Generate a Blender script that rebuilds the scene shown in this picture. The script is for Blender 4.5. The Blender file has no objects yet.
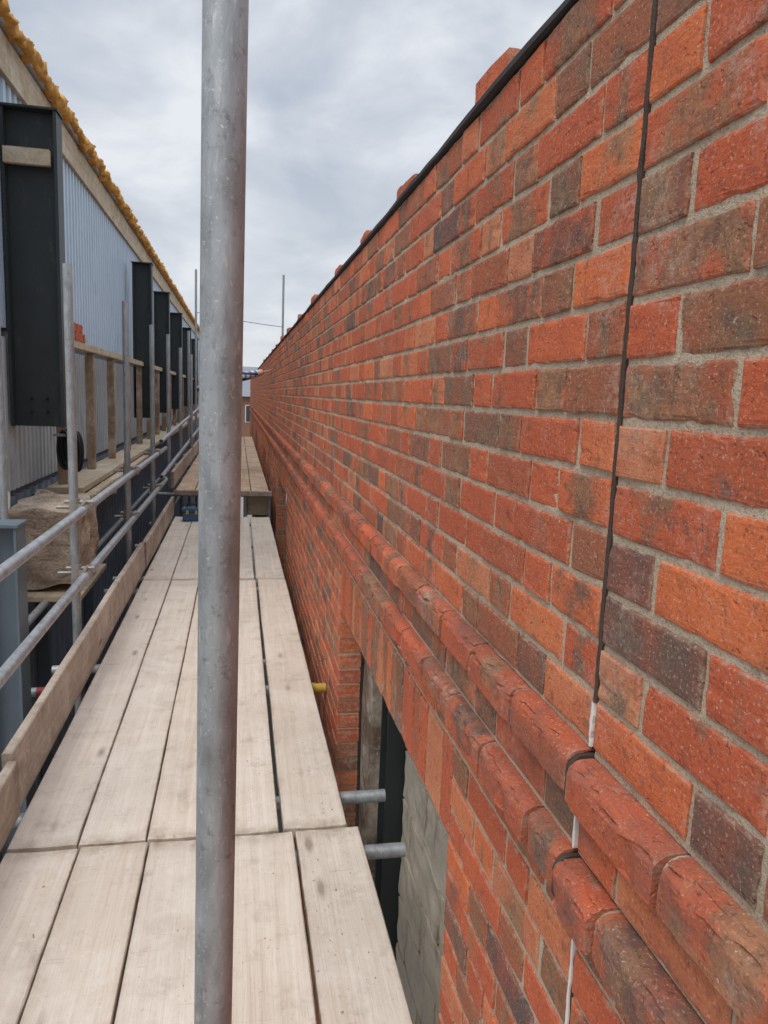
import bpy, bmesh, math, random
from mathutils import Vector, Matrix, noise
random.seed(7)
S=bpy.context.scene
COL=S.collection
# ------------------------------------------------------------ helpers
def link(o,parent=None):
    COL.objects.link(o)
    if parent: o.parent=parent
    return o
def group(name):
    e=bpy.data.objects.new(name,None); e.empty_display_size=.1
    return link(e)
def meshobj(name,V,F,mat=None,parent=None,smooth=False,attrs=None):
    me=bpy.data.meshes.new(name); me.from_pydata([tuple(v) for v in V],[],F)
    if attrs:
        for an,vals in attrs.items():
            a=me.color_attributes.new(name=an,type='FLOAT_COLOR',domain='POINT')
            flat=[]
            for c in vals: flat.extend((c[0],c[1],c[2],1.0))
            a.data.foreach_set('color',flat)
    if mat: me.materials.append(mat)
    if smooth: me.polygons.foreach_set('use_smooth',[True]*len(me.polygons))
    me.update()
    return link(bpy.data.objects.new(name,me),parent)
def box(name,x0,x1,y0,y1,z0,z1,mat,parent=None,bev=0.0,rot=None):
    bm=bmesh.new(); bmesh.ops.create_cube(bm,size=1)
    c=Vector(((x0+x1)/2,(y0+y1)/2,(z0+z1)/2))
    bmesh.ops.scale(bm,vec=(x1-x0,y1-y0,z1-z0),verts=bm.verts)
    if bev>0: bmesh.ops.bevel(bm,geom=bm.edges[:],offset=bev,segments=2,affect='EDGES')
    if rot: bmesh.ops.rotate(bm,matrix=Matrix.Rotation(rot[1],3,rot[0]),verts=bm.verts,cent=(0,0,0))
    me=bpy.data.meshes.new(name); bm.to_mesh(me); bm.free(); me.materials.append(mat)
    o=bpy.data.objects.new(name,me); o.location=c
    return link(o,parent)
def tube(name,p1,p2,r,mat,parent=None,seg=24,wall=.004,rings=1,wob=0):
    p1=Vector(p1);p2=Vector(p2);d=(p2-p1);L=d.length;d.normalize()
    u=d.orthogonal().normalized(); v=d.cross(u)
    V=[];F=[]
    def ring(p,rr):
        s=len(V)
        for i in range(seg):
            a=2*math.pi*i/seg
            V.append(p+u*math.cos(a)*rr+v*math.sin(a)*rr)
        return s
    rs=[ring(p1+d*.08,r-wall),ring(p1,r-wall),ring(p1,r)]
    for k in range(1,rings): rs.append(ring(p1+d*(L*k/rings)+u*wob*math.sin(k*1.7),r))
    rs+= [ring(p2,r),ring(p2,r-wall),ring(p2-d*.08,r-wall)]
    for a,b in zip(rs[:-1],rs[1:]):
        for i in range(seg):
            j=(i+1)%seg; F.append((a+i,a+j,b+j,b+i))
    F.append(tuple(range(rs[0],rs[0]+seg))); F.append(tuple(range(rs[-1],rs[-1]+seg))[::-1])
    o=meshobj(name,V,F,mat,parent,True)
    m=o.modifiers.new('es','EDGE_SPLIT'); m.split_angle=math.radians(40)
    return o
def N3(x,y,z): return noise.noise(Vector((x,y,z)))

# ------------------------------------------------------------ materials
class M:
    def __init__(s,name,rough=.8,metal=0,spec=.4):
        s.m=bpy.data.materials.new(name); s.m.use_nodes=True
        s.t=s.m.node_tree; s.b=s.t.nodes['Principled BSDF']
        s.b.inputs['Roughness'].default_value=rough; s.b.inputs['Metallic'].default_value=metal
        s.b.inputs['Specular IOR Level'].default_value=spec
        g=s.t.nodes.new('ShaderNodeNewGeometry'); s.pos=g.outputs['Position']
    def n(s,t): return s.t.nodes.new(t)
    def l(s,a,b): s.t.links.new(a,b)
    def mapv(s,src,scale,loc=(0,0,0)):
        n=s.n('ShaderNodeMapping'); n.inputs['Scale'].default_value=scale; n.inputs['Location'].default_value=loc
        s.l(src,n.inputs['Vector']); return n.outputs[0]
    def noise(s,v,scale,det=4,rough=.55,dist=0):
        n=s.n('ShaderNodeTexNoise'); n.inputs['Scale'].default_value=scale; n.inputs['Detail'].default_value=det
        n.inputs['Roughness'].default_value=rough; n.inputs['Distortion'].default_value=dist
        s.l(v,n.inputs['Vector']); return n.outputs['Fac']
    def ramp(s,f,stops,interp='LINEAR'):
        n=s.n('ShaderNodeValToRGB'); n.color_ramp.interpolation=interp
        e=n.color_ramp.elements
        while len(e)<len(stops): e.new(.5)
        for k,(p,c) in zip(e,stops):
            k.position=p; k.color=(c,c,c,1) if not hasattr(c,'__len__') else (*c,1)
        s.l(f,n.inputs[0]); return n.outputs[0]
    def mix(s,f,a,b,mode='MIX'):
        n=s.n('ShaderNodeMix'); n.data_type='RGBA'; n.blend_type=mode
        for k,v in ((0,f),(6,a),(7,b)):
            if isinstance(v,(int,float)): n.inputs[k].default_value=v
            elif isinstance(v,tuple): n.inputs[k].default_value=(*v,1)
            else: s.l(v,n.inputs[k])
        return n.outputs[2]
    def math(s,op,a,b=0,c=None,clamp=False):
        n=s.n('ShaderNodeMath'); n.operation=op; n.use_clamp=clamp
        for k,v in ((0,a),(1,b),(2,c)):
            if v is None: continue
            if isinstance(v,(int,float)): n.inputs[k].default_value=v
            else: s.l(v,n.inputs[k])
        return n.outputs[0]
    def vadd(s,a,b,mul=None):
        if mul:
            m=s.n('ShaderNodeVectorMath'); m.operation='SCALE'; s.l(b,m.inputs[0]); m.inputs['Scale'].default_value=mul; b=m.outputs[0]
        n=s.n('ShaderNodeVectorMath'); s.l(a,n.inputs[0]); s.l(b,n.inputs[1]); return n.outputs[0]
    def attr(s,name):
        n=s.n('ShaderNodeAttribute'); n.attribute_name=name; return n.outputs['Color']
    def sep(s,c):
        n=s.n('ShaderNodeSeparateXYZ'); s.l(c,n.inputs[0]); return n.outputs
    def col(s,c):
        if isinstance(c,tuple): s.b.inputs['Base Color'].default_value=(*c,1)
        else: s.l(c,s.b.inputs['Base Color'])
    def rough(s,r): s.l(r,s.b.inputs['Roughness'])
    def bump(s,h,dist=.002,st=1.0,prev=None):
        n=s.n('ShaderNodeBump'); n.inputs['Strength'].default_value=st; n.inputs['Distance'].default_value=dist
        s.l(h,n.inputs['Height'])
        if prev: s.l(prev,n.inputs['Normal'])
        s.l(n.outputs[0],s.b.inputs['Normal']); return n.outputs[0]

def brick_mat(name='brick',stain=0.0):
    m=M(name,.9,0,.22)
    bc=m.attr('bc'); bl=m.attr('bl'); r=m.sep(bc); st=m.sep(bl)
    p=m.vadd(m.pos,bc,17.0)
    base=m.ramp(r[0],[(0,(.105,.080,.076)),(.06,(.15,.10,.075)),(.17,(.24,.13,.075)),(.30,(.34,.115,.058)),(.45,(.45,.105,.048)),(.70,(.54,.122,.052)),(.88,(.63,.17,.062)),(1,(.54,.23,.12))])
    ds=m.math('MULTIPLY',m.math('ABSOLUTE',m.math('SUBTRACT',st[0],.5)),2.0)
    n1=m.noise(p,11,5,.6)
    n2=m.noise(p,34,4,.6)
    f=m.math('SUBTRACT',1.08,ds)
    f=m.math('ADD',f,m.math('MULTIPLY',m.math('SUBTRACT',n1,.5),4.6))
    f=m.math('ADD',f,m.math('MULTIPLY',m.math('SUBTRACT',r[1],.95),2.3))
    f=m.math('MULTIPLY',f,1.5,None,True)
    burn=m.ramp(m.math('ADD',n2,m.math('MULTIPLY',m.math('SUBTRACT',r[2],.5),.35)),[(.28,(.095,.078,.074)),(.42,(.16,.115,.078)),(.58,(.26,.155,.088)),(.75,(.37,.19,.10))])
    c=m.mix(m.math('MULTIPLY',f,.85),base,burn)
    c=m.mix(m.ramp(n1,[(.33,.5),(.62,0.)]),c,(.42,.092,.046))
    n3=m.noise(p,170,3,.7)
    c=m.mix(m.ramp(n3,[(.28,.75),(.45,0.)]),c,(.085,.05,.038))
    c=m.mix(m.ramp(m.noise(p,240,2,.6),[(.58,0.),(.72,.6)]),c,(.64,.38,.26))
    c=m.mix(m.ramp(n2,[(.30,.55),(.42,0.)]),c,(.14,.08,.055))
    c=m.mix(m.ramp(m.noise(m.pos,120,3,.75),[(.66,0.),(.72,.55)]),c,(.66,.59,.52))
    sm=m.ramp(m.noise(m.pos,5,6,.7,.4),[(.55,0.),(.74,.55)])
    sm2=m.ramp(m.noise(m.pos,75,3,.7),[(.42,0.),(.62,1.)])
    c=m.mix(m.math('MULTIPLY',sm,sm2),c,(.54,.46,.39))
    e=m.math('MULTIPLY',m.math('ABSOLUTE',m.math('SUBTRACT',st[1],.5)),2.0)
    ee=m.math('MAXIMUM',m.ramp(e,[(.82,0.),(1.,1.)]),m.ramp(ds,[(.93,0.),(1.,1.)]))
    c=m.mix(m.math('MULTIPLY',ee,m.ramp(m.noise(m.pos,48,4,.7),[(.45,0.),(.65,.65)])),c,(.44,.34,.25))
    if stain:
        k=m.ramp(m.noise(m.mapv(m.pos,(1,1.2,3)),4,6,.7,.5),[(.44,0.),(.68,stain)])
        c=m.mix(k,c,(.10,.085,.075))
    m.col(c)
    h=m.math('ADD',m.math('MULTIPLY',n3,.5),m.math('MULTIPLY',m.noise(m.mapv(p,(60,35,110)),1,5,.65,.6),.8))
    h=m.math('ADD',h,m.math('MULTIPLY',m.ramp(m.noise(p,70,2,.5),[(.28,0.),(.36,1.)]),.6))
    m.bump(h,.0028,.9)
    return m.m
def mortar_mat(c0=(.52,.42,.31)):
    m=M('mortar',.95,0,.15)
    n=m.noise(m.pos,7,5,.6); n2=m.noise(m.pos,220,3,.7)
    c=m.mix(n,tuple(x*.72 for x in c0),tuple(min(1,x*1.25) for x in c0))
    c=m.mix(m.ramp(n2,[(.32,.55),(.5,0.)]),c,(.18,.135,.095))
    c=m.mix(m.ramp(m.noise(m.pos,19,5,.7),[(.56,0.),(.7,.4)]),c,(.27,.20,.15))
    m.col(c); m.bump(m.math('ADD',n2,m.noise(m.pos,40,4,.6)),.004,.9); return m.m
def wood_mat(name,ca,cb,cd,axis=1,dirt=.6,use_attr=True,gs=1.0):
    m=M(name,.85,0,.2)
    p=m.pos
    if use_attr:
        a=m.attr('bc'); p=m.vadd(m.pos,a,9.0); r=m.sep(a)
    sc=[26,26,26]; sc[axis]=.7
    g=m.noise(m.mapv(p,tuple(sc)),1,7,.6,1.3)
    sc2=[170,170,170]; sc2[axis]=5
    g2=m.noise(m.mapv(p,tuple(sc2)),1,4,.6)
    big=m.noise(p,1.3,6,.65); blot=m.noise(m.pos,7,7,.72)
    c=m.mix(m.ramp(g,[(.32,0.),(.66,1.)]),ca,cb)
    if use_attr:
        c=m.mix(m.math('MULTIPLY',r[0],.4),c,m.mix(.5,c,tuple(sum(cb)/3*k for k in (.98,.95,.90))))
        c=m.mix(m.math('MULTIPLY',r[1],.30),c,tuple(x*.70 for x in cb))
    c=m.mix(m.ramp(g2,[(.26,.45*gs),(.44,0.)]),c,cd)
    c=m.mix(m.ramp(big,[(.42,.0),(.70,dirt*.55)]),c,tuple(x*.62 for x in ca))
    c=m.mix(m.ramp(blot,[(.54,0.),(.70,dirt)]),c,tuple(x*.6 for x in ca))
    c=m.mix(m.ramp(m.noise(m.pos,95,3,.7),[(.63,0.),(.70,.6)]),c,cd)
    c=m.mix(m.ramp(m.noise(m.pos,3.3,7,.75,.5),[(.47,0.),(.66,.45)]),c,tuple(min(1,x*1.12) for x in (.68,.62,.54)))
    c=m.mix(m.ramp(m.noise(m.pos,22,6,.78),[(.58,0.),(.68,.45)]),c,(.76,.72,.65))
    s1=m.noise(m.mapv(m.pos,(3,60,10),(4,1,0)),1,3,.5,1.5)
    c=m.mix(m.ramp(s1,[(.70,0.),(.74,.45)]),c,cd)
    ks=[6,6,6]; ks[axis]=1.9
    v=m.n('ShaderNodeTexVoronoi'); v.inputs['Scale'].default_value=1; m.l(m.mapv(p,tuple(ks)),v.inputs['Vector'])
    kn=m.ramp(m.math('ADD',v.outputs['Distance'],m.math('MULTIPLY',m.math('SUBTRACT',blot,.5),.06)),[(.045,.75),(.085,.3),(.13,0.)])
    c=m.mix(kn,c,tuple(x*.8 for x in cd))
    if use_attr:
        b=m.sep(m.attr('bl'))
        ds=m.math('MULTIPLY',m.math('ABSOLUTE',m.math('SUBTRACT',b[0],.5)),2.0)
        de=m.math('MULTIPLY',m.math('ABSOLUTE',m.math('SUBTRACT',b[1],.5)),2.0)
        ed=m.math('MAXIMUM',m.ramp(ds,[(.84,0.),(.97,.4),(1.,1.)]),m.ramp(de,[(.965,0.),(1.,1.)]))
        c=m.mix(m.math('MULTIPLY',ed,m.ramp(m.noise(m.pos,14,5,.7),[(.35,.1),(.6,.7)])),c,tuple(x*.9 for x in cd))
    m.col(c)
    m.bump(m.math('ADD',m.math('MULTIPLY',g2,.8),g),.003,.6)
    return m.m
def galv_mat(name='galvanised_steel',base=(.40,.42,.43),metal=.55,ro=.48):
    m=M(name,ro,metal,.5)
    n=m.noise(m.mapv(m.pos,(1,1,.35)),26,6,.7); n2=m.noise(m.mapv(m.pos,(1,1,.25)),110,3,.6)
    c=m.mix(m.ramp(n,[(.3,0.),(.7,1.)]),tuple(x*.62 for x in base),tuple(min(1,x*1.18) for x in base))
    c=m.mix(m.ramp(n2,[(.62,0.),(.72,.6)]),c,(.62,.61,.58))
    c=m.mix(m.ramp(m.noise(m.pos,60,4,.7),[(.30,.6),(.43,0.)]),c,(.17,.155,.14))
    c=m.mix(m.ramp(m.noise(m.pos,190,3,.7),[(.62,0.),(.68,.7)]),c,(.66,.64,.60))
    c=m.mix(m.ramp(m.noise(m.pos,3.1,5,.7),[(.60,0.),(.75,.3)]),c,(.26,.19,.14))
    m.col(c)
    m.rough(m.ramp(n,[(.3,ro-.06),(.75,ro+.2)]))
    m.bump(n2,.0014,.7); return m.m
def plain(name,c,rough=.7,metal=0,var=.25,sc=8,bump=.001,spec=.4,dirt=(.05,.045,.04),da=.4):
    m=M(name,rough,metal,spec)
    n=m.noise(m.pos,sc,6,.65)
    cc=m.mix(n,tuple(x*(1-var) for x in c),tuple(min(1,x*(1+var)) for x in c))
    cc=m.mix(m.ramp(m.noise(m.mapv(m.pos,(1,1,.3)),sc*2.3,5,.7),[(.56,0.),(.75,da)]),cc,dirt)
    m.col(cc)
    if bump: m.bump(m.noise(m.pos,sc*12,4,.6),bump,.7)
    return m.m
BR=brick_mat(); BRS=brick_mat('weathered_brick',.6); MO=mortar_mat()
BOARD=wood_mat('scaffold_board_wood',(.60,.49,.385),(.75,.65,.54),(.32,.24,.17),1,.6,True,.7)
TIMB=wood_mat('sawn_timber',(.40,.31,.20),(.52,.42,.30),(.17,.11,.07),1,.5,False)
TIMBZ=wood_mat('sawn_timber_post',(.24,.16,.10),(.36,.26,.17),(.10,.06,.04),2,.5,False)
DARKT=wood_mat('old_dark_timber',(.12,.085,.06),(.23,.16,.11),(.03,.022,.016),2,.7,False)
TOE=wood_mat('toe_board_wood',(.37,.28,.215),(.50,.41,.325),(.18,.12,.085),1,.6)
GAL=galv_mat(); GALD=galv_mat('weathered_tube',(.36,.38,.385),.5,.5)
COUP=galv_mat('coupler_steel',(.36,.33,.29),.5,.55)
SLATE=plain('dpc_dark',(.045,.043,.045),.7,0,.4,14,.002)
BLACK=plain('dark_painted_steel',(.026,.032,.033),.5,0,.4,5,.0006,.4,(.10,.09,.075),.5)
BLUE=plain('blue_cladding',(.43,.52,.61),.5,.0,.12,3,.0004,.5,(.20,.23,.25),.5)
PALE=plain('pale_cladding',(.40,.44,.45),.5,.0,.2,3,.0004,.5,(.16,.15,.13),.6)
NAVY=plain('dark_blue_panel',(.19,.225,.275),.6,0,.3,4,.0006)
GREYST=plain('grey_painted_column',(.11,.14,.165),.5,0,.25,6,.0008,.5,(.06,.06,.06),.5)
FOAM=plain('expanding_foam',(.60,.31,.08),.85,0,.5,16,.006,.2,(.22,.11,.04),.7)
BLOCK=plain('concrete_block',(.44,.385,.31),.95,0,.35,7,.006,.2,(.20,.16,.12),.8)
WHITE=plain('white_sealant',(.70,.68,.64),.7,0,.1,20,.001,.3,(.50,.47,.43),.5)
MAST=plain('mastic_joint',(.075,.052,.042),.9,0,.5,24,.003,.2,(.16,.12,.09),.7)
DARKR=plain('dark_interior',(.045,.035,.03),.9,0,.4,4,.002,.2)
GROUND=plain('ground_concrete',(.22,.205,.185),.95,0,.25,.6,.01,.2)
ROOFG=plain('grey_roof',(.20,.21,.23),.8,0,.15,1,.002)

# ------------------------------------------------------------ brick wall
XW=.480; JY=.884; ZB=1.035; CH=.075; NC=14; TOPZ=ZB+NC*CH
zA=ZB-CH; zBc=zA-CH; zC=zBc-CH; zD=zC-CH; zS=zD-.225
JG=.0048
wall=group('brick_wall')
V=[];F=[];A1=[];A2=[]
def rnd_bc():
    return (random.random()**.85,random.random(),random.random())
def brick(y0,y1,z0,z1,xf,depth=.03,near=False,bc=None):
    bc=bc or rnd_bc()
    j=lambda s=.0012: random.uniform(-s,s)
    xf=xf+j(.0018); tz=j(.0018); tx=j(.002)
    s0=len(V)
    L=y1-y0;H=z1-z0
    if near:
        nx=max(6,int(L/.014)); nz=6
        ss=[0,.012,.035]+[.035+.93*k/(nx-5) for k in range(1,nx-5)]+[.965,.988,1]
        ts=[0,.04,.11,.3,.5,.7,.89,.96,1]
        nX=len(ss);nZ=len(ts)
        seed=random.random()*100
        for t in ts:
            for s in ss:
                y=y0+L*s; z=z0+H*t
                e=min(s*L,(1-s)*L,t*H,(1-t)*H)
                ed=max(0,1-e/.005)
                n=N3(y*22+seed,z*22,seed); n2=N3(y*70+seed,z*70,seed*2)
                n3=N3(y*45,z*45+seed,seed)
                chip=min(.0045,max(0,n3-.25)*.014)*max(0,1-e/.010)
                d=-.0024*ed*ed-chip+n*.0010+n2*.0006
                sh=(n2*.0018+n*.0018)
                yy=y+(sh if s in(0,1) else 0); zz=z+(sh if t in(0,1) else 0)+tz*(s-.5)
                V.append((xf-d+tx*(s-.5),yy,zz)); A1.append(bc); A2.append((s,t,0))
        for b in range(nZ-1):
            for a in range(nX-1):
                i=s0+b*nX+a; F.append((i,i+nX,i+nX+1,i+1))
        loop=[s0+a for a in range(nX)]+[s0+b*nX+nX-1 for b in range(1,nZ)]+[s0+(nZ-1)*nX+a for a in range(nX-2,-1,-1)]+[s0+b*nX for b in range(nZ-2,0,-1)]
        k=len(V)
        for i in loop:
            V.append((xf+depth,V[i][1],V[i][2])); A1.append(bc); A2.append(A2[i])
        n=len(loop)
        for q in range(n):
            w=(q+1)%n; F.append((loop[q],loop[w],k+w,k+q))
    else:
        b=.0035
        for (o,x) in ((b,xf),(0,xf+b),(0,xf+depth)):
            for (yy,zz,s,t) in ((y0+o,z0+o,0,0),(y1-o,z0+o,1,0),(y1-o,z1-o,1,1),(y0+o,z1-o,0,1)):
                V.append((x+j(.0005),yy+j(.0006),zz+j(.0008)+tz)); A1.append(bc); A2.append((s,t,0))
        F.append((s0+3,s0+2,s0+1,s0))
        for r in (0,4):
            for q in range(4):
                w=(q+1)%4; F.append((s0+r+q,s0+r+w,s0+r+4+w,s0+r+4+q))
ENDY=31.0; STARTY=-1.6
def perps(par,ya,yb):
    out=[]
    S_,H_=.215,.1025
    y=JY+JG
    k=0
    while y<yb:
        if par: l=H_ if k%2==0 else S_
        else:
            l=.159 if k==0 else (H_ if k%2==1 else S_)
        l2=l+random.uniform(-.003,.003)
        y2=y+(random.uniform(-.002,.002) if k else random.uniform(-.001,.0015))
        out.append((y2,y+l2)); y+=l+.010; k+=1
    y=JY-JG; k=0
    while y>ya:
        if par: l=H_ if k%2==0 else S_
        else: l=S_ if k%2==0 else H_
        out.append((y-l,y+(random.uniform(-.002,.001) if k==0 else 0))); y-=l+.010; k+=1
    return out
OPEN=[(1.50,3.35),(7.3,9.15),(13.1,14.95),(18.9,20.75),(24.7,26.5)]
def course(z0,par,segs,xf,depthj=.03):
    for (a,b) in perps(par,STARTY,ENDY):
        for (sa,sb) in segs:
            c0=max(a,sa); c1=min(b,sb)
            if c1-c0<.035:
                continue
            jamb=(c0-sa<.12) or (sb-c1<.12)
            if sb-c1<.045: c1=sb
            if c0-sa<.045: c0=sa
            near=(c0<3.4 and c0>.2)
            zo=-.004 if c0<JY-.005 else 0
            brick(c0,c1,z0+.005+zo,z0+.070+zo,xf,.108 if (jamb and depthj>.05) else .03,near)
for k in range(NC):
    course(ZB+k*CH,k%2,[(STARTY,ENDY)],XW)
course(zD,1,[(STARTY,ENDY)],XW)
segs=[];p=STARTY
for a,b in OPEN: segs.append((p,a)); p=b
segs.append((p,ENDY))
zl=zD-CH;k=0
while zl>-2.7:
    course(zl,k%2,segs,XW,.1)
    zl-=CH; k+=1
for a,b in OPEN:
    n=round((b-a)/.075); w=(b-a)/n
    for i in range(n):
        brick(a+i*w+.005,a+(i+1)*w-.005,zS+.005,zD-.005,XW-.002,.108,a<4)
bricks=meshobj('bricks',V,F,BR,wall,False,{'bc':A1,'bl':A2})
V=[];F=[];A1=[];A2=[]
course(zBc,1,[(STARTY,ENDY)],XW-.012)
meshobj('bricks_band',V,F,BRS,wall,False,{'bc':A1,'bl':A2})
# moulded string courses
V=[];F=[];A1=[];A2=[]
def prof(p,h=.066,off=0.0):
    pts=[(-.03,h)]
    rx,rz=min(p-.002,.022),.022
    for i in range(8):
        a=math.pi/2*i/7
        pts.append((p-rx+rx*math.sin(a),h-rz+rz*math.cos(a)))
    pts+=[(p,.004),(p-.004,0),(-.03,0)]
    return [(max(x-off,-.03),z) for x,z in pts]
def mould(y0,y1,z0,p,xf):
    bc=rnd_bc(); bc=(.25+bc[0]*.6,bc[1],bc[2])
    pr=prof(p); s0=len(V); n=len(pr); near=y0<4.5
    ny=14 if near else 1
    seed=random.random()*50; px=random.uniform(-.0025,.003); pz=random.uniform(-.0015,.0015)
    for a in range(ny+1):
        s=a/ny; y=y0+(y1-y0)*s
        e=min(s,1-s)*(y1-y0); ed=max(0,1-e/.006)
        for i,(x,z) in enumerate(pr):
            nn=N3(y*25+seed,i*.35,seed); n2=N3(y*60,i*.9,seed+4)
            ch=min(.008,max(0,N3(y*30,seed,i*.5)-.2)*.025)
            d=(x+px-ed*.002-ch*(1 if 1<i<n-1 else 0)+nn*.0020+n2*.0010) if i not in(0,n-1) else x
            zz=z-ed*.0015*(1 if z>.03 else -1)+nn*.0014+pz
            V.append((xf-d,y,z0+zz)); A1.append(bc); A2.append((s,.5,0))
    for a in range(ny):
        for i in range(n-1):
            q=s0+a*n+i; F.append((q,q+1,q+n+1,q+n))
    F.append(tuple(range(s0,s0+n))[::-1]); F.append(tuple(range(s0+ny*n,s0+ny*n+n)))
PA,PC=.032,.040
for z0,p,off in ((zA+.005,PA,0),(zC+.005,PC,.11)):
    y=JY+JG
    first=True
    while y<ENDY:
        l=.1045 if (first and off>0) else .217
        mould(y,y+l,z0,p,XW); y+=l+.008; first=False
    y=JY-JG; first=True
    while y>STARTY:
        l=.1045 if (first and off>0) else .217
        mould(y-l,y,z0-.008,p+.004,XW); y-=l+.008; first=False
meshobj('moulded_string_course',V,F,BRS,wall,False,{'bc':A1,'bl':A2})
def sweep(name,pr,y0,y1,z0,xf,mat,ny=1,jit=0):
    V=[];F=[];n=len(pr)
    for a in range(ny+1):
        y=y0+(y1-y0)*a/ny
        for x,z in pr: V.append((xf-x+jit*N3(y*30,z*40,1),y,z0+z))
    for a in range(ny):
        for i in range(n-1):
            q=a*n+i; F.append((q,q+1,q+n+1,q+n))
    F.append(tuple(range(n))[::-1]); F.append(tuple(range(ny*n,ny*n+n)))
    return meshobj(name,V,F,mat,wall)
def msheet(name,x,y0,y1,z0,z1,depth=.02):
    V=[];F=[]
    ys=[];y=y0
    while y<y1-1e-6:
        ys.append(y); y+=.012 if y<2.6 and y>.2 else (.05 if y<6 else .5)
    ys.append(y1)
    nz=max(1,int((z1-z0)/.0125)) if y0<2.6 else max(1,int((z1-z0)/.075))
    for yy in ys:
        for k in range(nz+1):
            z=z0+(z1-z0)*k/nz
            V.append((x+N3(yy*14,z*14,0)*.0016+N3(yy*55,z*55,4)*.0014,yy,z))
    for a in range(len(ys)-1):
        for k in range(nz): q=a*(nz+1)+k; F.append((q,q+1,q+nz+2,q+nz+1))
    meshobj(name,V,F,MO,wall,True)
RC=.0048
for (ya,yb) in ((STARTY,JY-JG),(JY+JG,ENDY)):
    xo=XW+RC
    if yb>1:
        msheet('mortar_upper',xo,ya,3.5,ZB-.004,TOPZ-.002); box('mortar_upper',xo,XW+.02,3.5,yb,ZB-.004,TOPZ-.002,MO,wall)
    else: msheet('mortar_upper',xo,ya,yb,ZB-.012,TOPZ-.002)
    box('core_upper',XW+.022,XW+.30,ya,yb,zS+.23,TOPZ-.002,MO,wall)
    box('mortar_b',xo-.012,XW+.021,ya,yb,zBc-.004,zBc+.0755,MO,wall)
    for z0,p in ((zA+.004,PA),(zC+.004,PC)):
        if yb<1: z0-=.008; p+=.004
        pr=[(x,z) for x,z in prof(p,.0625,.0125)]
        sweep('mortar_mould',pr,ya,yb,z0,XW,MO)
    box('mortar_d',xo,XW+.021,ya,yb,zD-.001,zD+.077,MO,wall)
for a,b in segs:
    cuts=[(a,b)] if not(a<JY<b) else [(a,JY-JG),(JY+JG,b)]
    for q,(c,d) in enumerate(cuts):
        xo=XW+RC+.0003
        e0=.004 if c>STARTY+.01 and q==0 else 0; e1=.004 if d==b else 0
        if len(cuts)==2: e0=0; e1=.004 if q==1 else 0
        box('mortar_lower',xo,XW+.104,c+e0,d-e1,-2.72,zD-.0015,MO,wall)
for a,b in OPEN: box('mortar_soldier',XW+RC,XW+.103,a-.003,b+.003,zS+.002,zD-.0015,MO,wall)
def jstrip(z0,z1,x,mat,w=.0056,amp=.0012,nm='expansion_joint'):
    V=[];F=[];n=int((z1-z0)/.006)+1
    for i in range(n+1):
        z=z0+(z1-z0)*i/n
        a=(N3(z*30,3,1)+.6*N3(z*90,3,1))*amp; b=(N3(z*35,9,2)+.6*N3(z*85,2,1))*amp; c=N3(z*22,5,5)*.0012
        V+=[(x+.03,JY-w-a,z),(x+c,JY-w-a,z),(x+c-.0008,JY,z),(x+c,JY+w+b,z),(x+.03,JY+w+b,z)]
    for i in range(n):
        for q in range(4):
            k=i*5+q; F.append((k,k+1,k+6,k+5))
    return meshobj(nm,V,F,mat,wall)
jstrip(1.10,TOPZ,XW+.0010,MAST,.0046,.0022)
jstrip(ZB+.002,1.10,XW-.0016,WHITE,.0030,.0028)
jstrip(-2.7,zD-.02,XW+.0016,MAST,.0046,.002)
jstrip(zD-.20,zD+.074,XW-.0016,WHITE,.0028,.0028)
jstrip(zBc+.001,zBc+.074,XW-.0136,WHITE,.0028,.0028)
for z0,p in ((zA+.002,PA-.001),(zC+.002,PC-.001)):
    sweep('joint_filler',[(x,z) for x,z in prof(p,.063)],JY-JG+.0002,JY+JG-.0002,z0,XW,MAST,2,.001)
# DPC overhanging the wall head
V=[];F=[];n=260
for i in range(n+1):
    y=STARTY+(ENDY-STARTY)*(i/n)**1.6
    w=N3(y*3,0,0)*.006+N3(y*11,3,0)*.003; u=N3(y*5,7,0)*.003
    x0=XW-.010+w
    V+=[(x0,y,TOPZ+.002+u*.3),(x0-.001,y,TOPZ+.011+u),(XW+.34,y,TOPZ+.013),(XW+.34,y,TOPZ+.001)]
for i in range(n):
    for q in range(4):
        a=i*4+q; b=i*4+(q+1)%4; F.append((a,b,b+4,a+4))
F+= [(3,2,1,0),(n*4,n*4+1,n*4+2,n*4+3)]
meshobj('wall_head_dpc',V,F,SLATE,wall)
def lumpbox(name,x0,x1,y0,y1,z0,z1,mat,parent,amp=.003,cuts=6,fr=20):
    bm=bmesh.new(); bmesh.ops.create_cube(bm,size=1); bmesh.ops.subdivide_edges(bm,edges=bm.edges[:],cuts=cuts,use_grid_fill=True)
    c=Vector(((x0+x1)/2,(y0+y1)/2,(z0+z1)/2))
    for v in bm.verts:
        q=Vector((v.co.x*(x1-x0),v.co.y*(y1-y0),v.co.z*(z1-z0)))
        p=q+c
        q+=Vector((N3(p.x*fr,p.y*fr,p.z*fr),N3(p.x*fr+9,p.y*fr,p.z*fr),N3(p.x*fr,p.y*fr+9,p.z*fr)))*amp
        v.co=q
    me=bpy.data.meshes.new(name); bm.to_mesh(me); bm.free(); me.materials.append(mat)
    o=bpy.data.objects.new(name,me); o.location=c; return link(o,parent)
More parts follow.
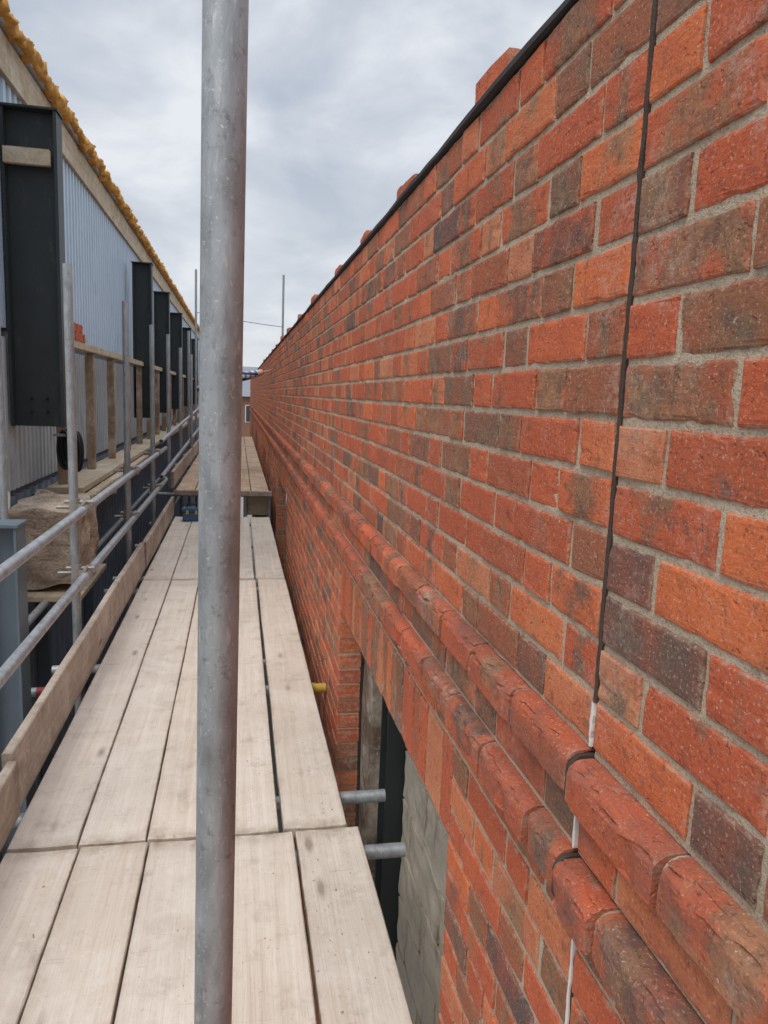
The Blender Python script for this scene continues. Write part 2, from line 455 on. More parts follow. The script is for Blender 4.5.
for i,(a,b) in enumerate(OPEN):
    box('lintel_steel',XW+.112,XW+.29,a-.15,b+.15,zS+.002,zS+.014,BLACK,wall)
    box('inner_leaf_head',XW+.112,XW+.28,a-.1,b+.1,zS+.016,zS+.22,BLOCK,wall)
    zt=zS-.002
    box('inner_leaf_mortar',XW+.234,XW+.33,a-.6,b-.50,-2.7,zt,MO,wall)
    z=-2.7+.05;r=0
    while z<zt-.02:
        y=a-.6+(r%2)*-.22
        while y<b-.5:
            y2=min(y+.44,b-.50)
            if y2-y>.05: lumpbox('concrete_block',XW+.222,XW+.31,max(y,a-.6)+.009,y2-.009,z+.009,min(z+.216,zt),BLOCK,wall,.009,6,14)
            y+=.45
        z+=.225;r+=1
    box('steel_post_flange',XW+.15,XW+.30,b-.48,b-.465,-2.7,zt,BLACK,wall,.001)
    box('steel_post_web',XW+.21,XW+.222,b-.465,b-.345,-2.7,zt,BLACK,wall)
    box('steel_post_flange',XW+.15,XW+.30,b-.345,b-.33,-2.7,zt,BLACK,wall,.001)
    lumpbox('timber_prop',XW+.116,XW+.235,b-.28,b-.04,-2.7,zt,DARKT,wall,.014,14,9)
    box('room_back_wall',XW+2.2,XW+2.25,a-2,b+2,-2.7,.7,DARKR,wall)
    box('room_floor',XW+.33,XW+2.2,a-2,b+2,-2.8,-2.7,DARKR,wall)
def lump_brick(name,c,size,rotz,parent=None):
    bm=bmesh.new(); bmesh.ops.create_cube(bm,size=1)
    bmesh.ops.subdivide_edges(bm,edges=bm.edges[:],cuts=5,use_grid_fill=True)
    sd=random.random()*99
    for v in bm.verts:
        q=Vector((v.co.x*size[0],v.co.y*size[1],v.co.z*size[2]))
        cn=sum(1 for t in v.co if abs(abs(t)-.5)<1e-4)
        q*= (1-.018*max(0,cn-1))
        q+=Vector((N3(q.x*25+sd,q.y*25,q.z*25),N3(q.x*25,q.y*25+sd,q.z*25),N3(q.x*25,q.y*25,q.z*25+sd)))*.003
        v.co=q
    me=bpy.data.meshes.new(name); bm.to_mesh(me); bm.free(); me.materials.append(BR)
    a=me.color_attributes.new(name='bc',type='FLOAT_COLOR',domain='POINT'); bc=(random.uniform(.4,.75),random.uniform(0,.6),random.random())
    a2=me.color_attributes.new(name='bl',type='FLOAT_COLOR',domain='POINT')
    for i in range(len(me.vertices)):
        a.data[i].color=(*bc,1); a2.data[i].color=(me.vertices[i].co.y/size[1]+.5,.5,0,1)
    o=bpy.data.objects.new(name,me); o.location=c; o.rotation_euler=(0,0,rotz); return link(o,parent)
yy=1.56; ks=0
while yy<16:
    h=.076 if ks==0 else random.choice((.060,.066,.075,.085))
    lump_brick('loose_brick',(XW+.070,yy,TOPZ+.0135+h/2),(.103,.205 if ks else .18,h),random.uniform(-.06,.06))
    yy+=(.84+random.uniform(-.05,.07))*(1 if ks<3 else 1.5); ks+=1

# ------------------------------------------------------------ scaffold deck
deck=group('scaffold_deck')
def board(x0,x1,y0,y1,zt,mat,parent,name='board',th=.038,bc=None):
    bc=bc or (random.random(),random.random(),random.random())
    ny=max(4,int((y1-y0)/.10)); V=[];F=[];B=[]
    sd=random.random()*50; dz=random.uniform(-.003,.002)
    xs=[0,.015,.05,.3,.5,.7,.95,.985,1]
    for a in range(ny+1):
        y=y0+(y1-y0)*a/ny
        for s in xs:
            e=1 if s in(0,1) else 0
            B.append((s,a/ny,0))
            V.append((x0+(x1-x0)*s+((N3(y*1.5+sd,s,0)*.003+N3(y*9+sd,s,0)*.0015) if e else 0),y+(N3(s*4,sd,1)*.004 if a in(0,ny) else 0),zt+dz-.004*e-(.003 if a in(0,ny) else 0)+N3(y*.8,sd,s)*.003-.003*(1-abs(s-.5)*2)))
    k=len(xs)
    for a in range(ny):
        for i in range(k-1): q=a*k+i; F.append((q,q+1,q+k+1,q+k))
    loop=[i for i in range(k)]+[a*k+k-1 for a in range(1,ny+1)]+[ny*k+i for i in range(k-2,-1,-1)]+[a*k for a in range(ny-1,0,-1)]
    b=len(V)
    for i in loop: V.append((V[i][0],V[i][1],zt-th)); B.append(B[i])
    n=len(loop)
    for q in range(n):
        w=(q+1)%n; F.append((loop[w],loop[q],b+q,b+w))
    F.append(tuple(b+i for i in range(n))[::-1])
    return meshobj(name,V,F,mat,parent,False,{'bc':[bc]*len(V),'bl':B})
bays=[(-1.5,2.385,[-.732,-.502,-.282,-.034,.202,.433]),
      (2.395,5.99,[-.732,-.512,-.292,-.066,.160,.395]),
      (6.0,9.1,[-.735,-.515,-.292,-.066,.150,.392])]
for bi,(ya,yb,xs) in enumerate(bays):
    for i in range(5):
        g0=.003 if not (i==4) else .008
        g1=.003
        if i==3 and bi>0: g1=.009
        board(xs[i]+g0,xs[i+1]-g1,ya+random.uniform(-.004,.004)+.002,yb-random.uniform(0,.008),0,BOARD,deck)
# mortar droppings on the boards (one mesh)
V=[];F=[]
for k in range(420):
    y=1.0+abs(random.gauss(0,1))*3.0
    x=.42-abs(random.gauss(0,.16)) if random.random()<.6 else random.uniform(-.70,.42)
    if y>8.9 or x<-.72 or x>(.385 if y>2.39 else .425): continue
    r=random.uniform(.0008,.0028)*(1.5 if random.random()<.08 else 1); s0=len(V)
    for q in range(6):
        a=q*math.pi/3+random.random()*.6; V.append((x+math.cos(a)*r*random.uniform(.7,1.3),y+math.sin(a)*r*random.uniform(.7,1.3),-.001))
    V.append((x,y,.0005+r*random.uniform(.5,1.1)))
    for q in range(6): F.append((s0+q,s0+(q+1)%6,s0+6))
meshobj('mortar_droppings',V,F,MO,deck)
for y in (-.9,.3,1.35,2.32,2.68,4.2,5.85,6.25,7.6,8.9):
    xr=.585 if 1.6<y<3.2 else .375
    tube('transom',(-1.0,y,-.064),(xr,y,-.064),.0242,GAL,deck)
for x in (-.87,.34):
    tube('ledger',(x,-1.5,-.115),(x,22,-.115),.0242,GALD,deck)
YEL=plain('yellow_plastic',(.50,.34,.05),.6,0,.15); RED=plain('red_plastic',(.25,.03,.04),.5,0,.1)
tube('tube_cap',(.398,3.80,-.064),(.418,3.80,-.064),.028,YEL,deck)
tube('transom',(-.6,3.80,-.064),(.405,3.80,-.064),.0242,GAL,deck)
tube('tube_cap',(-1.02,3.95,-.09),(-.98,3.95,-.09),.026,RED,deck)
tube('transom',(-1.45,3.95,-.09),(-1.0,3.95,-.09),.0242,GALD,deck)
# raised lift beyond
deck2=group('raised_scaffold_platform')
xs=[-.74,-.51,-.285,-.06,.165,.39]
D2=wood_mat('weathered_board',(.44,.28,.17),(.58,.41,.27),(.22,.14,.08),1,.5)
for (ya,yb) in ((9.25,13.1),(13.12,17.0),(17.02,20.9)):
    for i in range(5): board(xs[i]+.004,xs[i+1]-.004,ya,yb,.30,D2,deck2)
for y in (9.32,11,13.0,15,17): tube('transom',(-1.05,y,.236),(.40,y,.236),.0242,GAL,deck2)
board(-.76,.42,9.215,9.24,.30,TOE,deck2,'end_board',.06)
box('riser_panel',.10,.38,9.40,9.42,-.03,.22,TIMB,deck2,.002)
for x in (-.8,-.3,.10,.40): tube('upright',(x,9.36,-.3),(x,9.36,.236),.0242,GAL,deck2)
for i in range(3): board(xs[i]+.02,xs[i+1]-.01,20.95,30,.0,BOARD,deck2)
toe=group('toe_board')
def vboard(x,y0,y1,z0,z1,mat,parent,th=.036,lean=0):
    bc=(random.random(),random.random(),random.random()); V=[];F=[];n=max(3,int((y1-y0)/.15)); B=[]
    for a in range(n+1):
        y=y0+(y1-y0)*a/n; w=N3(y*.9,x,3)*.005; u=N3(y*1.3,2,x)*.004
        for (dx,z,t) in ((0,z0,0),(0,z1-.004,.9),(-.004,z1,.95),(-th+.004,z1,.95),(-th,z1-.004,.9),(-th,z0,0)):
            V.append((x+dx+w+lean*(z-z0),y,z+u)); B.append((t,a/n,0))
    for a in range(n):
        for i in range(6): q=a*6+i; r=a*6+(i+1)%6; F.append((q,r,r+6,q+6))
    F+=[tuple(range(6))[::-1],tuple(range(n*6,n*6+6))]
    return meshobj('board',V,F,mat,parent,False,{'bc':[bc]*len(V),'bl':B})
vboard(-.742,-1.5,2.60,.004,.205,TOE,toe)
vboard(-.752,2.61,6.35,.004,.228,TOE,toe,lean=-.05)
vboard(-.748,6.36,9.2,.004,.225,TOE,toe)
vboard(-.76,9.25,21,.32,.52,TOE,toe)
tube('scaffold_standard',(-.0335,.885,-.3),(-.0043,.877,3.4),.0242,GAL,None,48,.004,12,.0006)

def coupler(c,ax1,ax2,parent,off):
    c=Vector(c);off=Vector(off)
    a1=Vector(ax1);a2=Vector(ax2)
    tube('coupler_band',c-a1*.024,c+a1*.024,.0300,COUP,parent,20,.004)
    c2=c+off
    tube('coupler_band',c2-a2*.024,c2+a2*.024,.0300,COUP,parent,20,.004)
    m=c+off*.5
    box('coupler_body',m.x-.022,m.x+.022,m.y-.026,m.y+.026,m.z-.026,m.z+.026,COUP,parent,.004)
    side=a1.cross(a2).normalized()
    for cc,ax,oth in ((c,a1,a2),(c2,a2,a1)):
        s=cc+oth*.036
        tube('coupler_bolt',s-side*.03,s+side*.042,.007,COUP,parent,10,.002)
        tube('coupler_nut',s+side*.026,s+side*.038,.013,COUP,parent,6,.003)
        tube('coupler_flap',s-ax*.018,s+ax*.018,.012,COUP,parent,10,.003)
rail=group('guard_rail')
SX=-.87; RXu=-.818
ZU,ZLW=.838,.468
stand=[2.25,4.25,6.2,8.05,10.0,12.0,14.0,16.2,18.3,20.5]
tube('top_rail',(RXu,-1.0,ZU+.004),(RXu-.003,8.9,ZU-.01),.0242,GAL,rail,24,.004,10,.002)
tube('mid_rail',(RXu,-1.0,ZLW+.004),(RXu+.002,8.9,ZLW-.004),.0242,GAL,rail,24,.004,10,.002)
tube('top_rail',(RXu,8.4,ZU+.10),(RXu-.003,21,ZU+.40),.0242,GAL,rail)
tube('mid_rail',(RXu,8.4,ZLW+.08),(RXu-.003,21,ZLW+.32),.0242,GAL,rail)
for i,y in enumerate(stand):
    top=2.14+random.uniform(-.05,.06)
    if i==6: top=2.55
    if i==7: top=3.95
    s=group('scaffold_standard')
    tube('tube',(SX,y,-4.9),(SX+random.uniform(-.012,.012),y+random.uniform(-.01,.01),top),.0242,GALD,s)
    if y<9:
        for z in (ZU,ZLW):
            coupler((SX,y,z+.0),(0,0,1),(0,1,0),s,(RXu-SX,0,0))
    coupler((SX,y,-.115),(0,0,1),(0,1,0),s,(.0,0,0.001))
for x,y,t in ((-.82,16.9,2.35),(-.78,13.1,2.1)):
    tube('scaffold_standard',(x,y,-.3),(x,y,t),.0242,GALD)
tube('scaffold_standard',(.95,16.8,-4.9),(.95,16.8,4.05),.0242,GALD)
def cable(name,p1,p2,sag,r,mat,parent=None):
    cu=bpy.data.curves.new(name,'CURVE'); cu.dimensions='3D'; cu.bevel_depth=r; sp=cu.splines.new('POLY'); n=16; sp.points.add(n)
    for i in range(n+1):
        t=i/n; q=Vector(p1).lerp(Vector(p2),t); q.z-=sag*4*t*(1-t); sp.points[i].co=(*q,1)
    cu.materials.append(mat); return link(bpy.data.objects.new(name,cu),parent)
cable('overhead_cable',(-.87,16.2,3.1),(.95,16.8,2.95),.02,.006,BLACK)

# ------------------------------------------------------------ left clad building
bld=group('metal_clad_building')
def corr(name,x,y0,y1,z0,z1,pitch,dep,mat):
    V=[];F=[];y=y0
    pts=[]
    while y<y1:
        for dy,d in ((0,0),(.42,0),(.5,1),(.92,1)):
            pts.append((y+dy*pitch,d*dep))
        y+=pitch
    for (yy,d) in pts: V+=[(x+d,yy,z0),(x+d,yy,z1)]
    for i in range(len(pts)-1): F.append((2*i,2*i+2,2*i+3,2*i+1))
    return meshobj(name,V,F,mat,bld)
BX=-1.52; BY0=4.92
corr('upper_cladding',BX,BY0,32,1.86,3.52,.13,.022,BLUE)
corr('lower_cladding',BX,BY0,32,.78,1.80,.11,.020,PALE)
corr('base_cladding',-1.535,3.9,32,-4.9,.735,.20,.02,NAVY)
box('base_wall',-1.9,BX-.03,3.9,32,-4.9,.74,NAVY,bld)
box('core_wall',-3.9,BX-.03,BY0,32,.74,3.6,NAVY,bld)
box('fascia_board',BX-.02,BX+.028,BY0-.4,32,3.53,3.72,TIMB,bld,.003)
box('fascia_board_lower',BX-.01,BX+.05,BY0-.4,32,3.44,3.528,TIMB,bld,.003)
box('roof_sheet',-4.2,BX+.06,BY0-.4,32,3.735,3.765,PALE,bld)
V=[];F=[];n=1100;sg=14
for i in range(n+1):
    t=i/n; y=4.3+27.5*t**1.6
    for k in range(sg):
        a=2*math.pi*k/sg
        r=.046+.045*N3(y*9,math.cos(a)*1.8,math.sin(a)*1.8)+.035*abs(N3(y*24,math.cos(a)*3,math.sin(a)*3))
        V.append((BX+.055+math.cos(a)*r,y,3.785+math.sin(a)*r*.95+.03*N3(y*4,0,8)))
for i in range(n):
    for k in range(sg):
        a=i*sg+k;b=i*sg+(k+1)%sg; F.append((a,b,b+sg,a+sg))
meshobj('expanding_foam',V,F,FOAM,bld,True)
box('timber_rail',-1.36,-1.27,5.5,26,1.80,1.86,TIMB,bld,.003)
box('timber_rail_low',-1.40,-1.14,5.85,26,.70,.745,TIMB,bld,.003)
y=6.05
while y<24:
    box('timber_post',-1.36,-1.29,y,y+.07,.746,1.799,TIMBZ,bld,.003); y+=1.15
for k in range(7):
    lump_brick('loose_brick',(-1.315,6.3+.13*(k%4)+.01*k,1.86+.034+.067*(k//4)),(.1,.105,.066),random.uniform(-.1,.1))
def icol(y,x0,x1,z0,z1,mat,fl=.16,tf=.02,name='steel_column'):
    g=group(name)
    box('web',x0+tf,x1-tf,y+fl/2-.006,y+fl/2+.006,z0,z1,mat,g)
    box('flange_inner',x1-tf,x1,y,y+fl,z0,z1,mat,g,.002)
    box('flange_outer',x0,x0+tf,y,y+fl,z0,z1,mat,g,.002)
    box('cap_plate',x0-.01,x1+.01,y-.01,y+fl+.01,z1+.001,z1+.016,mat,g,.002)
    for q in range(4):
        tube('bolt',((x0+x1)/2-.05+.1*(q%2),y+fl/2-.018,z0+.1+.09*(q//2)),((x0+x1)/2-.05+.1*(q%2),y+fl/2-.005,z0+.1+.09*(q//2)),.010,BLACK,g,8,.002)
    return g
for i,y in enumerate((5.35,10.7,13.3,16.2,19.2,22.4)):
    z1=3.22 if i==0 else 3.20-.05*i
    icol(y,-1.485 if i==0 else -1.40,-1.15,1.22 if i==0 else 1.1,z1,BLACK)
box('timber_noggin',-1.47,-1.19,5.33,5.37,2.88,2.98,TIMB,bld,.003)
icol(4.75,-1.60,-1.475,-4.8,4.6,BLACK,.1,.012)
icol(3.62,-1.16,-1.0,-4.8,.84,GREYST,.15,.014)
tube('scaffold_standard',(-1.30,4.52,-4.9),(-1.31,4.52,2.66),.021,GALD)
for y in (6.6,8.1,9.6): box('joist_bracket',-1.50,-1.02,y,y+.07,.60,.699,TIMBZ,bld,.003)
for y in (5.6,7.4,9.2): tube('brace_tube',(-1.45,y,-.9),(-.9,y,-.9+.9),.0242,GALD,bld)
tube('brace_tube',(-1.12,-1,-.55),(-1.12,14,-.55),.0242,GALD,bld)
tube('brace_tube',(-1.2,4.0,.12),(-1.2,14,.12),.0242,GALD,bld)
box('ledge_plank',-1.13,-1.06,5.9,9.4,.66,.70,TIMB,bld,.003)
for y in (4.2,5.9,7.7): box('cladding_post',-1.51,-1.43,y,y+.08,-4.9,.69,GREYST,bld,.003)
coil=group('cable_coil')
HOSE=plain('black_rubber',(.012,.012,.013),.5,0,.2)
for k in range(9):
    V=[];F=[];R=.13+random.uniform(-.02,.015)
    for i in range(32):
        a=2*math.pi*i/32; cx=Vector((0,math.cos(a)*R*.62,math.sin(a)*R*(1.1)))
        for q in range(8):
            b=2*math.pi*q/8; rr=.010
            V.append(cx+Vector((math.sin(b)*rr,math.cos(a)*math.cos(b)*rr,math.sin(a)*math.cos(b)*rr)))
    for i in range(32):
        for q in range(8):
            j=(i+1)%32; F.append((i*8+q,i*8+(q+1)%8,j*8+(q+1)%8,j*8+q))
    o=meshobj('cable_loop',V,F,HOSE,coil,True); o.location=(-1.26+.012*k,5.82+random.uniform(-.01,.01),1.03+random.uniform(-.012,.012)); o.rotation_euler=(random.uniform(-.06,.06),0,.7+random.uniform(-.1,.1))
box('hook',-1.33,-1.15,5.80,5.83,1.13,1.15,GALD,coil,.003)
def rockmat():
    m=M('rough_stone_block',.95,0,.15)
    n=m.noise(m.pos,4,7,.7,.6); n2=m.noise(m.mapv(m.pos,(8,8,22)),1,5,.7,.8); n3=m.noise(m.pos,60,4,.7)
    c=m.ramp(n,[(.3,(.30,.22,.15)),(.45,(.45,.35,.26)),(.6,(.60,.49,.38)),(.75,(.68,.60,.50))])
    c=m.mix(m.ramp(n2,[(.36,.6),(.5,0.)]),c,(.18,.125,.085))
    c=m.mix(m.ramp(n3,[(.35,.5),(.5,0.)]),c,(.18,.13,.10)); m.col(c)
    m.bump(m.math('ADD',n3,m.math('MULTIPLY',n2,2.0)),.012,1.0); return m.m
ROCK=rockmat()
lumpbox('rough_block',-1.46,-1.02,5.0,5.75,.20,.72,ROCK,None,.045,28,5)
box('block_shelf',-1.53,-.98,4.9,5.84,.13,.165,TIMB,bld,.003)
lumpbox('insulation_roll',-1.47,-1.36,4.55,4.72,.75,1.25,WHITE,None,.06,14,12)

tb=group('toolbox')
TB=plain('blue_plastic',(.05,.12,.22),.45,0,.15)
box('body',-.62,-.42,8.72,8.88,.0,.11,TB,tb,.012)
box('lid',-.63,-.41,8.71,8.89,.112,.15,TB,tb,.012)
box('handle_bar',-.58,-.46,8.79,8.81,.185,.20,BLACK,tb,.004)
for x in(-.58,-.47): box('handle_leg',x,x+.012,8.79,8.81,.15,.185,BLACK,tb,.002)
for x in(-.58,-.48): box('latch',x,x+.03,8.702,8.709,.085,.13,YEL,tb,.002)

# ------------------------------------------------------------ worker
def worker(bx,by,bz):
    g=group('construction_worker')
    P={'pelvis':(0,0,.95,.14),'belly':(.01,0,1.08,.14),'chest':(.04,0,1.25,.16),'ches2':(.06,0,1.39,.13),'neck':(.09,0,1.50,.062),'head1':(.12,0,1.585,.082),'head2':(.125,0,1.665,.104),'head3':(.115,0,1.73,.08),
       'rs':(.07,-.19,1.40,.090),'re':(.34,-.23,1.42,.074),'rw':(.59,-.19,1.49,.050),'rh':(.65,-.185,1.505,.042),
       'ls':(.05,.19,1.39,.090),'le':(-.30,.30,1.24,.068),'lw':(-.06,.27,1.05,.045),'lh':(0,.25,1.02,.038),
       'rhip':(0,-.10,.88,.11),'rk':(.05,-.12,.50,.08),'ra':(-.02,-.13,.10,.055),'rf':(.13,-.15,.045,.045),
       'lhip':(0,.10,.88,.11),'lk':(-.03,.13,.50,.08),'la':(-.14,.14,.10,.055),'lf':(.01,.16,.045,.045)}
    E=[('pelvis','belly'),('belly','chest'),('chest','ches2'),('ches2','neck'),('neck','head1'),('head1','head2'),('head2','head3'),('ches2','rs'),('rs','re'),('re','rw'),('rw','rh'),('ches2','ls'),('ls','le'),('le','lw'),('lw','lh'),('pelvis','rhip'),('rhip','rk'),('rk','ra'),('ra','rf'),('pelvis','lhip'),('lhip','lk'),('lk','la'),('la','lf')]
    def skin(name,P,E,root,sub=2):
        ks=list(P); me=bpy.data.meshes.new(name); me.from_pydata([P[k][:3] for k in ks],[(ks.index(a),ks.index(b)) for a,b in E],[])
        o=bpy.data.objects.new(name,me); COL.objects.link(o)
        o.modifiers.new('s','SKIN')
        for i,k in enumerate(ks):
            r=P[k][3]; me.skin_vertices[0].data[i].radius=(r,r); me.skin_vertices[0].data[i].use_root=(k==root)
        m=o.modifiers.new('b','SUBSURF'); m.levels=sub; m.render_levels=sub
        bpy.context.view_layer.update()
        dg=bpy.context.evaluated_depsgraph_get(); ev=o.evaluated_get(dg)
        me2=bpy.data.meshes.new_from_object(ev); bpy.data.objects.remove(o)
        o2=bpy.data.objects.new(name,me2); link(o2,g); o2.location=(bx,by,bz)
        me2.polygons.foreach_set('use_smooth',[True]*len(me2.polygons)); me2.materials.clear()
        return o2
    SK=plain('skin',(.58,.33,.24),.55,0,.1,20,.0004,.4,(.3,.14,.1),.2)
    sh=M('plaid_shirt',.9)
    s3=sh.sep(sh.pos)
    def stripe(c,f,w): return sh.ramp(sh.math('FRACT',sh.math('MULTIPLY',c,f)),[(w,1.),(w+.02,0.)])
    c=sh.mix(stripe(s3[2],12,.42),(.50,.52,.55),(.035,.05,.10)); c=sh.mix(sh.math('MULTIPLY',stripe(sh.math('ADD',s3[0],s3[1]),11,.42),.75),c,(.03,.04,.085)); sh.col(c)
    TR=plain('work_trousers',(.035,.038,.05),.9,0,.3,12,.001); BT=plain('boots',(.10,.06,.03),.7,0,.2); HR=plain('hair',(.03,.02,.014),.7,0,.3,60,.002)
    b=skin('body',P,E,'pelvis')
    for m in (SK,sh.m,TR,BT,HR): b.data.materials.append(m)
    for p in b.data.polygons:
        x,y,z=p.center
        if z<.10: i=3
        elif z<.97 and not(y>.19 and z>.9): i=2
        elif x>.565 or (z>1.485 and x<.3 and y>-.12): i=0
        elif y>.2 and z<1.06 and x>-.08: i=0
        else: i=1
        if i==0 and x<.3 and (z>1.715 or (x<.10 and z>1.58)): i=4
        p.material_index=i
    for nm,base,dirv,up in (('hand_right',Vector((.655,-.185,1.507)),Vector((1,.05,.15)),Vector((0,1,0))),('hand_left',Vector((.005,.25,1.02)),Vector((.8,-.2,-.55)),Vector((0,.3,.9)))):
        d=dirv.normalized(); s=d.cross(up).normalized(); n=s.cross(d)
        for k in range(4):
            l=(.034,.042,.046,.04)[k]; o=(k-1.5)*.019
            q={'a':(*(base+n*o*.6),.012),'b':(*(base+d*.045+n*o),.010),'c':(*(base+d*(.045+l*.8)+n*o*1.1+s*.006),.009),'d':(*(base+d*(.045+l*1.5)+n*o*1.1+s*.022),.0075)}
            f=skin(nm+'_finger',q,[('a','b'),('b','c'),('c','d')],'a',1); f.data.materials.append(SK)
        q={'a':(*(base-d*.01-n*.02),.012),'b':(*(base+d*.02-n*.048),.010),'c':(*(base+d*.05-n*.062+s*.01),.008)}
        f=skin(nm+'_thumb',q,[('a','b'),('b','c')],'a',1); f.data.materials.append(SK)
    q={'a':(.213,0,1.685,.012),'b':(.240,0,1.652,.014),'c':(.223,0,1.640,.010)}
    f=skin('nose',q,[('a','b'),('b','c')],'a',1); f.data.materials.append(SK)
    for sy in(-1,1):
        f=skin('ear',{'a':(.12,sy*.090,1.685,.014),'b':(.115,sy*.098,1.66,.016),'c':(.125,sy*.090,1.635,.010)},[('a','b'),('b','c')],'a',1); f.data.materials.append(SK)
        f=skin('eye',{'a':(.212,sy*.033,1.68,.010),'b':(.215,sy*.033,1.68,.009)},[('a','b')],'a',1); f.data.materials.append(WHITE)
        f=skin('brow',{'a':(.222,sy*.018,1.702,.006),'b':(.212,sy*.05,1.702,.005)},[('a','b')],'a',1); f.data.materials.append(HR)
    f=skin('mouth',{'a':(.205,-.022,1.612,.005),'b':(.213,0,1.612,.007),'c':(.205,.022,1.612,.005)},[('a','b'),('b','c')],'b',1)
    f.data.materials.append(plain('lips',(.33,.12,.09),.5,0,.05))
worker(-.285,11.2,.30)

# ------------------------------------------------------------ surroundings
V=[(-900,-900,-4.9),(900,-900,-4.9),(900,900,-4.9),(-900,900,-4.9)]
meshobj('ground',V,[(0,1,2,3)],GROUND)
WG=plain('window_glass',(.05,.06,.07),.15,0,.1)
def house(name,x0,x1,y0,y1,z0,z1,rh,mat):
    g=group(name)
    box('walls',x0,x1,y0,y1,z0,z1,mat,g)
    ym=(y0+y1)/2
    V=[(x0-.3,y0-.3,z1),(x1+.3,y0-.3,z1),(x1+.3,y1+.3,z1),(x0-.3,y1+.3,z1),(x0-.3,ym,z1+rh),(x1+.3,ym,z1+rh)]
    meshobj('roof',V,[(0,1,5,4),(2,3,4,5),(0,4,3),(1,2,5),(3,2,1,0)],ROOFG,g)
    n=int((x1-x0)/2.6)
    for i in range(n):
        xx=x0+1+i*2.6
        for z in (z0+1.4,z0+4.2):
            if z+1.2<z1:
                box('window_frame',xx-.06,xx+1.16,y0-.04,y0-.002,z-.06,z+1.26,WHITE,g)
                box('window',xx,xx+1.1,y0-.06,y0-.042,z,z+1.2,WG,g)
    return g
DB=plain('distant_brick',(.24,.12,.08),.9,0,.3,3); DG=plain('distant_render',(.30,.31,.32),.9,0,.15,1)
house('distant_house',-14,-.6,62,72,-4.9,1.6,1.8,DG)
house('distant_house',-.4,16,58,68,-4.9,1.2,2.4,DB)
house('distant_house',18,34,66,76,-4.9,2.4,2.2,DG)

# ------------------------------------------------------------ light & sky
w=bpy.data.worlds.new('World'); S.world=w; w.use_nodes=True
t=w.node_tree; nd=t.nodes; bg=nd['Background']; L=t.links.new
sky=nd.new('ShaderNodeTexSky'); sky.sky_type='NISHITA'; sky.sun_disc=False
sd=Vector((-.40,-.42,.82)).normalized()
sky.sun_elevation=math.asin(sd.z); sky.sun_rotation=math.atan2(sd.x,sd.y)
sc=nd.new('ShaderNodeMix'); sc.data_type='RGBA'; sc.blend_type='MULTIPLY'; sc.inputs[0].default_value=1
L(sky.outputs[0],sc.inputs[6]); sc.inputs[7].default_value=(.08,.08,.08,1)
tc=nd.new('ShaderNodeTexCoord'); sp=nd.new('ShaderNodeSeparateXYZ'); L(tc.outputs['Generated'],sp.inputs[0])
def mth(op,a,b):
    n=nd.new('ShaderNodeMath'); n.operation=op
    for k,v in ((0,a),(1,b)):
        if isinstance(v,(int,float)): n.inputs[k].default_value=v
        else: L(v,n.inputs[k])
    return n.outputs[0]
zz=mth('ADD',mth('MAXIMUM',sp.outputs[2],0),.16)
cb=nd.new('ShaderNodeCombineXYZ'); L(mth('DIVIDE',sp.outputs[0],zz),cb.inputs[0]); L(mth('DIVIDE',sp.outputs[1],zz),cb.inputs[1])
def nz(scale,det,rough,dist,loc):
    mp=nd.new('ShaderNodeMapping'); mp.inputs['Location'].default_value=loc; mp.inputs['Scale'].default_value=(1,.75,1); L(cb.outputs[0],mp.inputs[0])
    n=nd.new('ShaderNodeTexNoise'); n.inputs['Scale'].default_value=scale; n.inputs['Detail'].default_value=det; n.inputs['Roughness'].default_value=rough; n.inputs['Distortion'].default_value=dist
    L(mp.outputs[0],n.inputs['Vector']); return n.outputs['Fac']
n1=nz(1.9,7,.54,.35,(3.1,1.2,0)); 
rp=nd.new('ShaderNodeValToRGB'); e=rp.color_ramp.elements
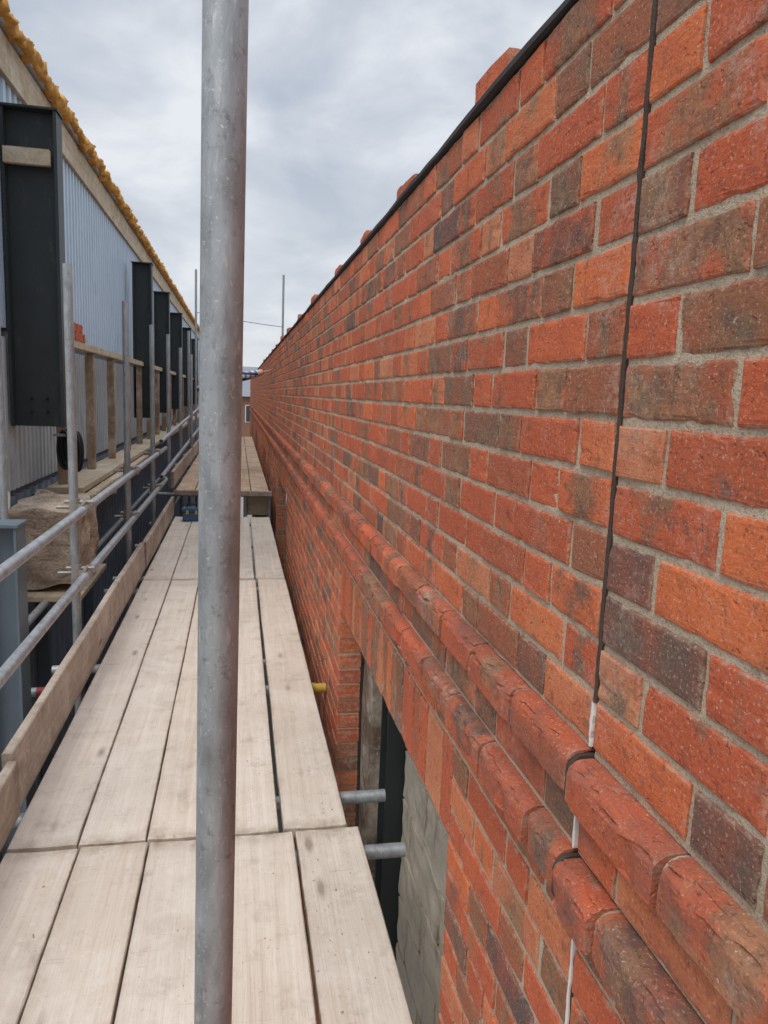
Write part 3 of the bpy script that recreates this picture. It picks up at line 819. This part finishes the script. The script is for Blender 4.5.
e[0].position=.34; e[0].color=(.46,.52,.62,1); e[1].position=.64; e[1].color=(.88,.91,.96,1)
k=e.new(.5); k.color=(.64,.69,.77,1)
L(n1,rp.inputs[0])
hz=nd.new('ShaderNodeMix'); hz.data_type='RGBA'; 
L(rp.outputs[0],hz.inputs[6]); hz.inputs[7].default_value=(.80,.83,.87,1)
hr=nd.new('ShaderNodeValToRGB'); hr.color_ramp.elements[0].position=.0; hr.color_ramp.elements[0].color=(.8,.8,.8,1); hr.color_ramp.elements[1].position=.35; hr.color_ramp.elements[1].color=(0,0,0,1)
L(sp.outputs[2],hr.inputs[0]); L(hr.outputs[0],hz.inputs[0])
mx=nd.new('ShaderNodeMix'); mx.data_type='RGBA'; mx.inputs[0].default_value=.90
L(sc.outputs[2],mx.inputs[6]); L(hz.outputs[2],mx.inputs[7]); L(mx.outputs[2],bg.inputs[0])
# overcast luminance rises towards the zenith
zr=nd.new('ShaderNodeMapRange'); zr.interpolation_type='SMOOTHSTEP'
zr.inputs['From Min'].default_value=.42; zr.inputs['From Max'].default_value=.95; zr.inputs['To Min'].default_value=1.0; zr.inputs['To Max'].default_value=2.6
L(sp.outputs[2],zr.inputs['Value']); L(zr.outputs[0],bg.inputs[1])
sl=bpy.data.lights.new('sun','SUN'); sl.energy=1.5; sl.angle=math.radians(25); sl.color=(1,.95,.89)
so=bpy.data.objects.new('sun',sl); link(so); so.rotation_euler=(-sd).to_track_quat('-Z','Y').to_euler()

# ------------------------------------------------------------ camera
Y=Vector((.1946,.969,-.1524)).normalized(); R=Vector((.981,-.191,.038)); R=(R-Y*R.dot(Y)).normalized(); U=R.cross(Y)
cam=bpy.data.cameras.new('camera'); co=bpy.data.objects.new('camera',cam); link(co)
m=Matrix((R,U,-Y)).transposed().to_4x4(); m.translation=Vector((0,0,1.5)); co.matrix_world=m
cam.sensor_fit='VERTICAL'; cam.sensor_height=36; cam.lens=36*740/1024; cam.clip_start=.02; cam.clip_end=3000
S.camera=co
S.view_settings.view_transform='Standard'; S.view_settings.look='None'; S.view_settings.exposure=0
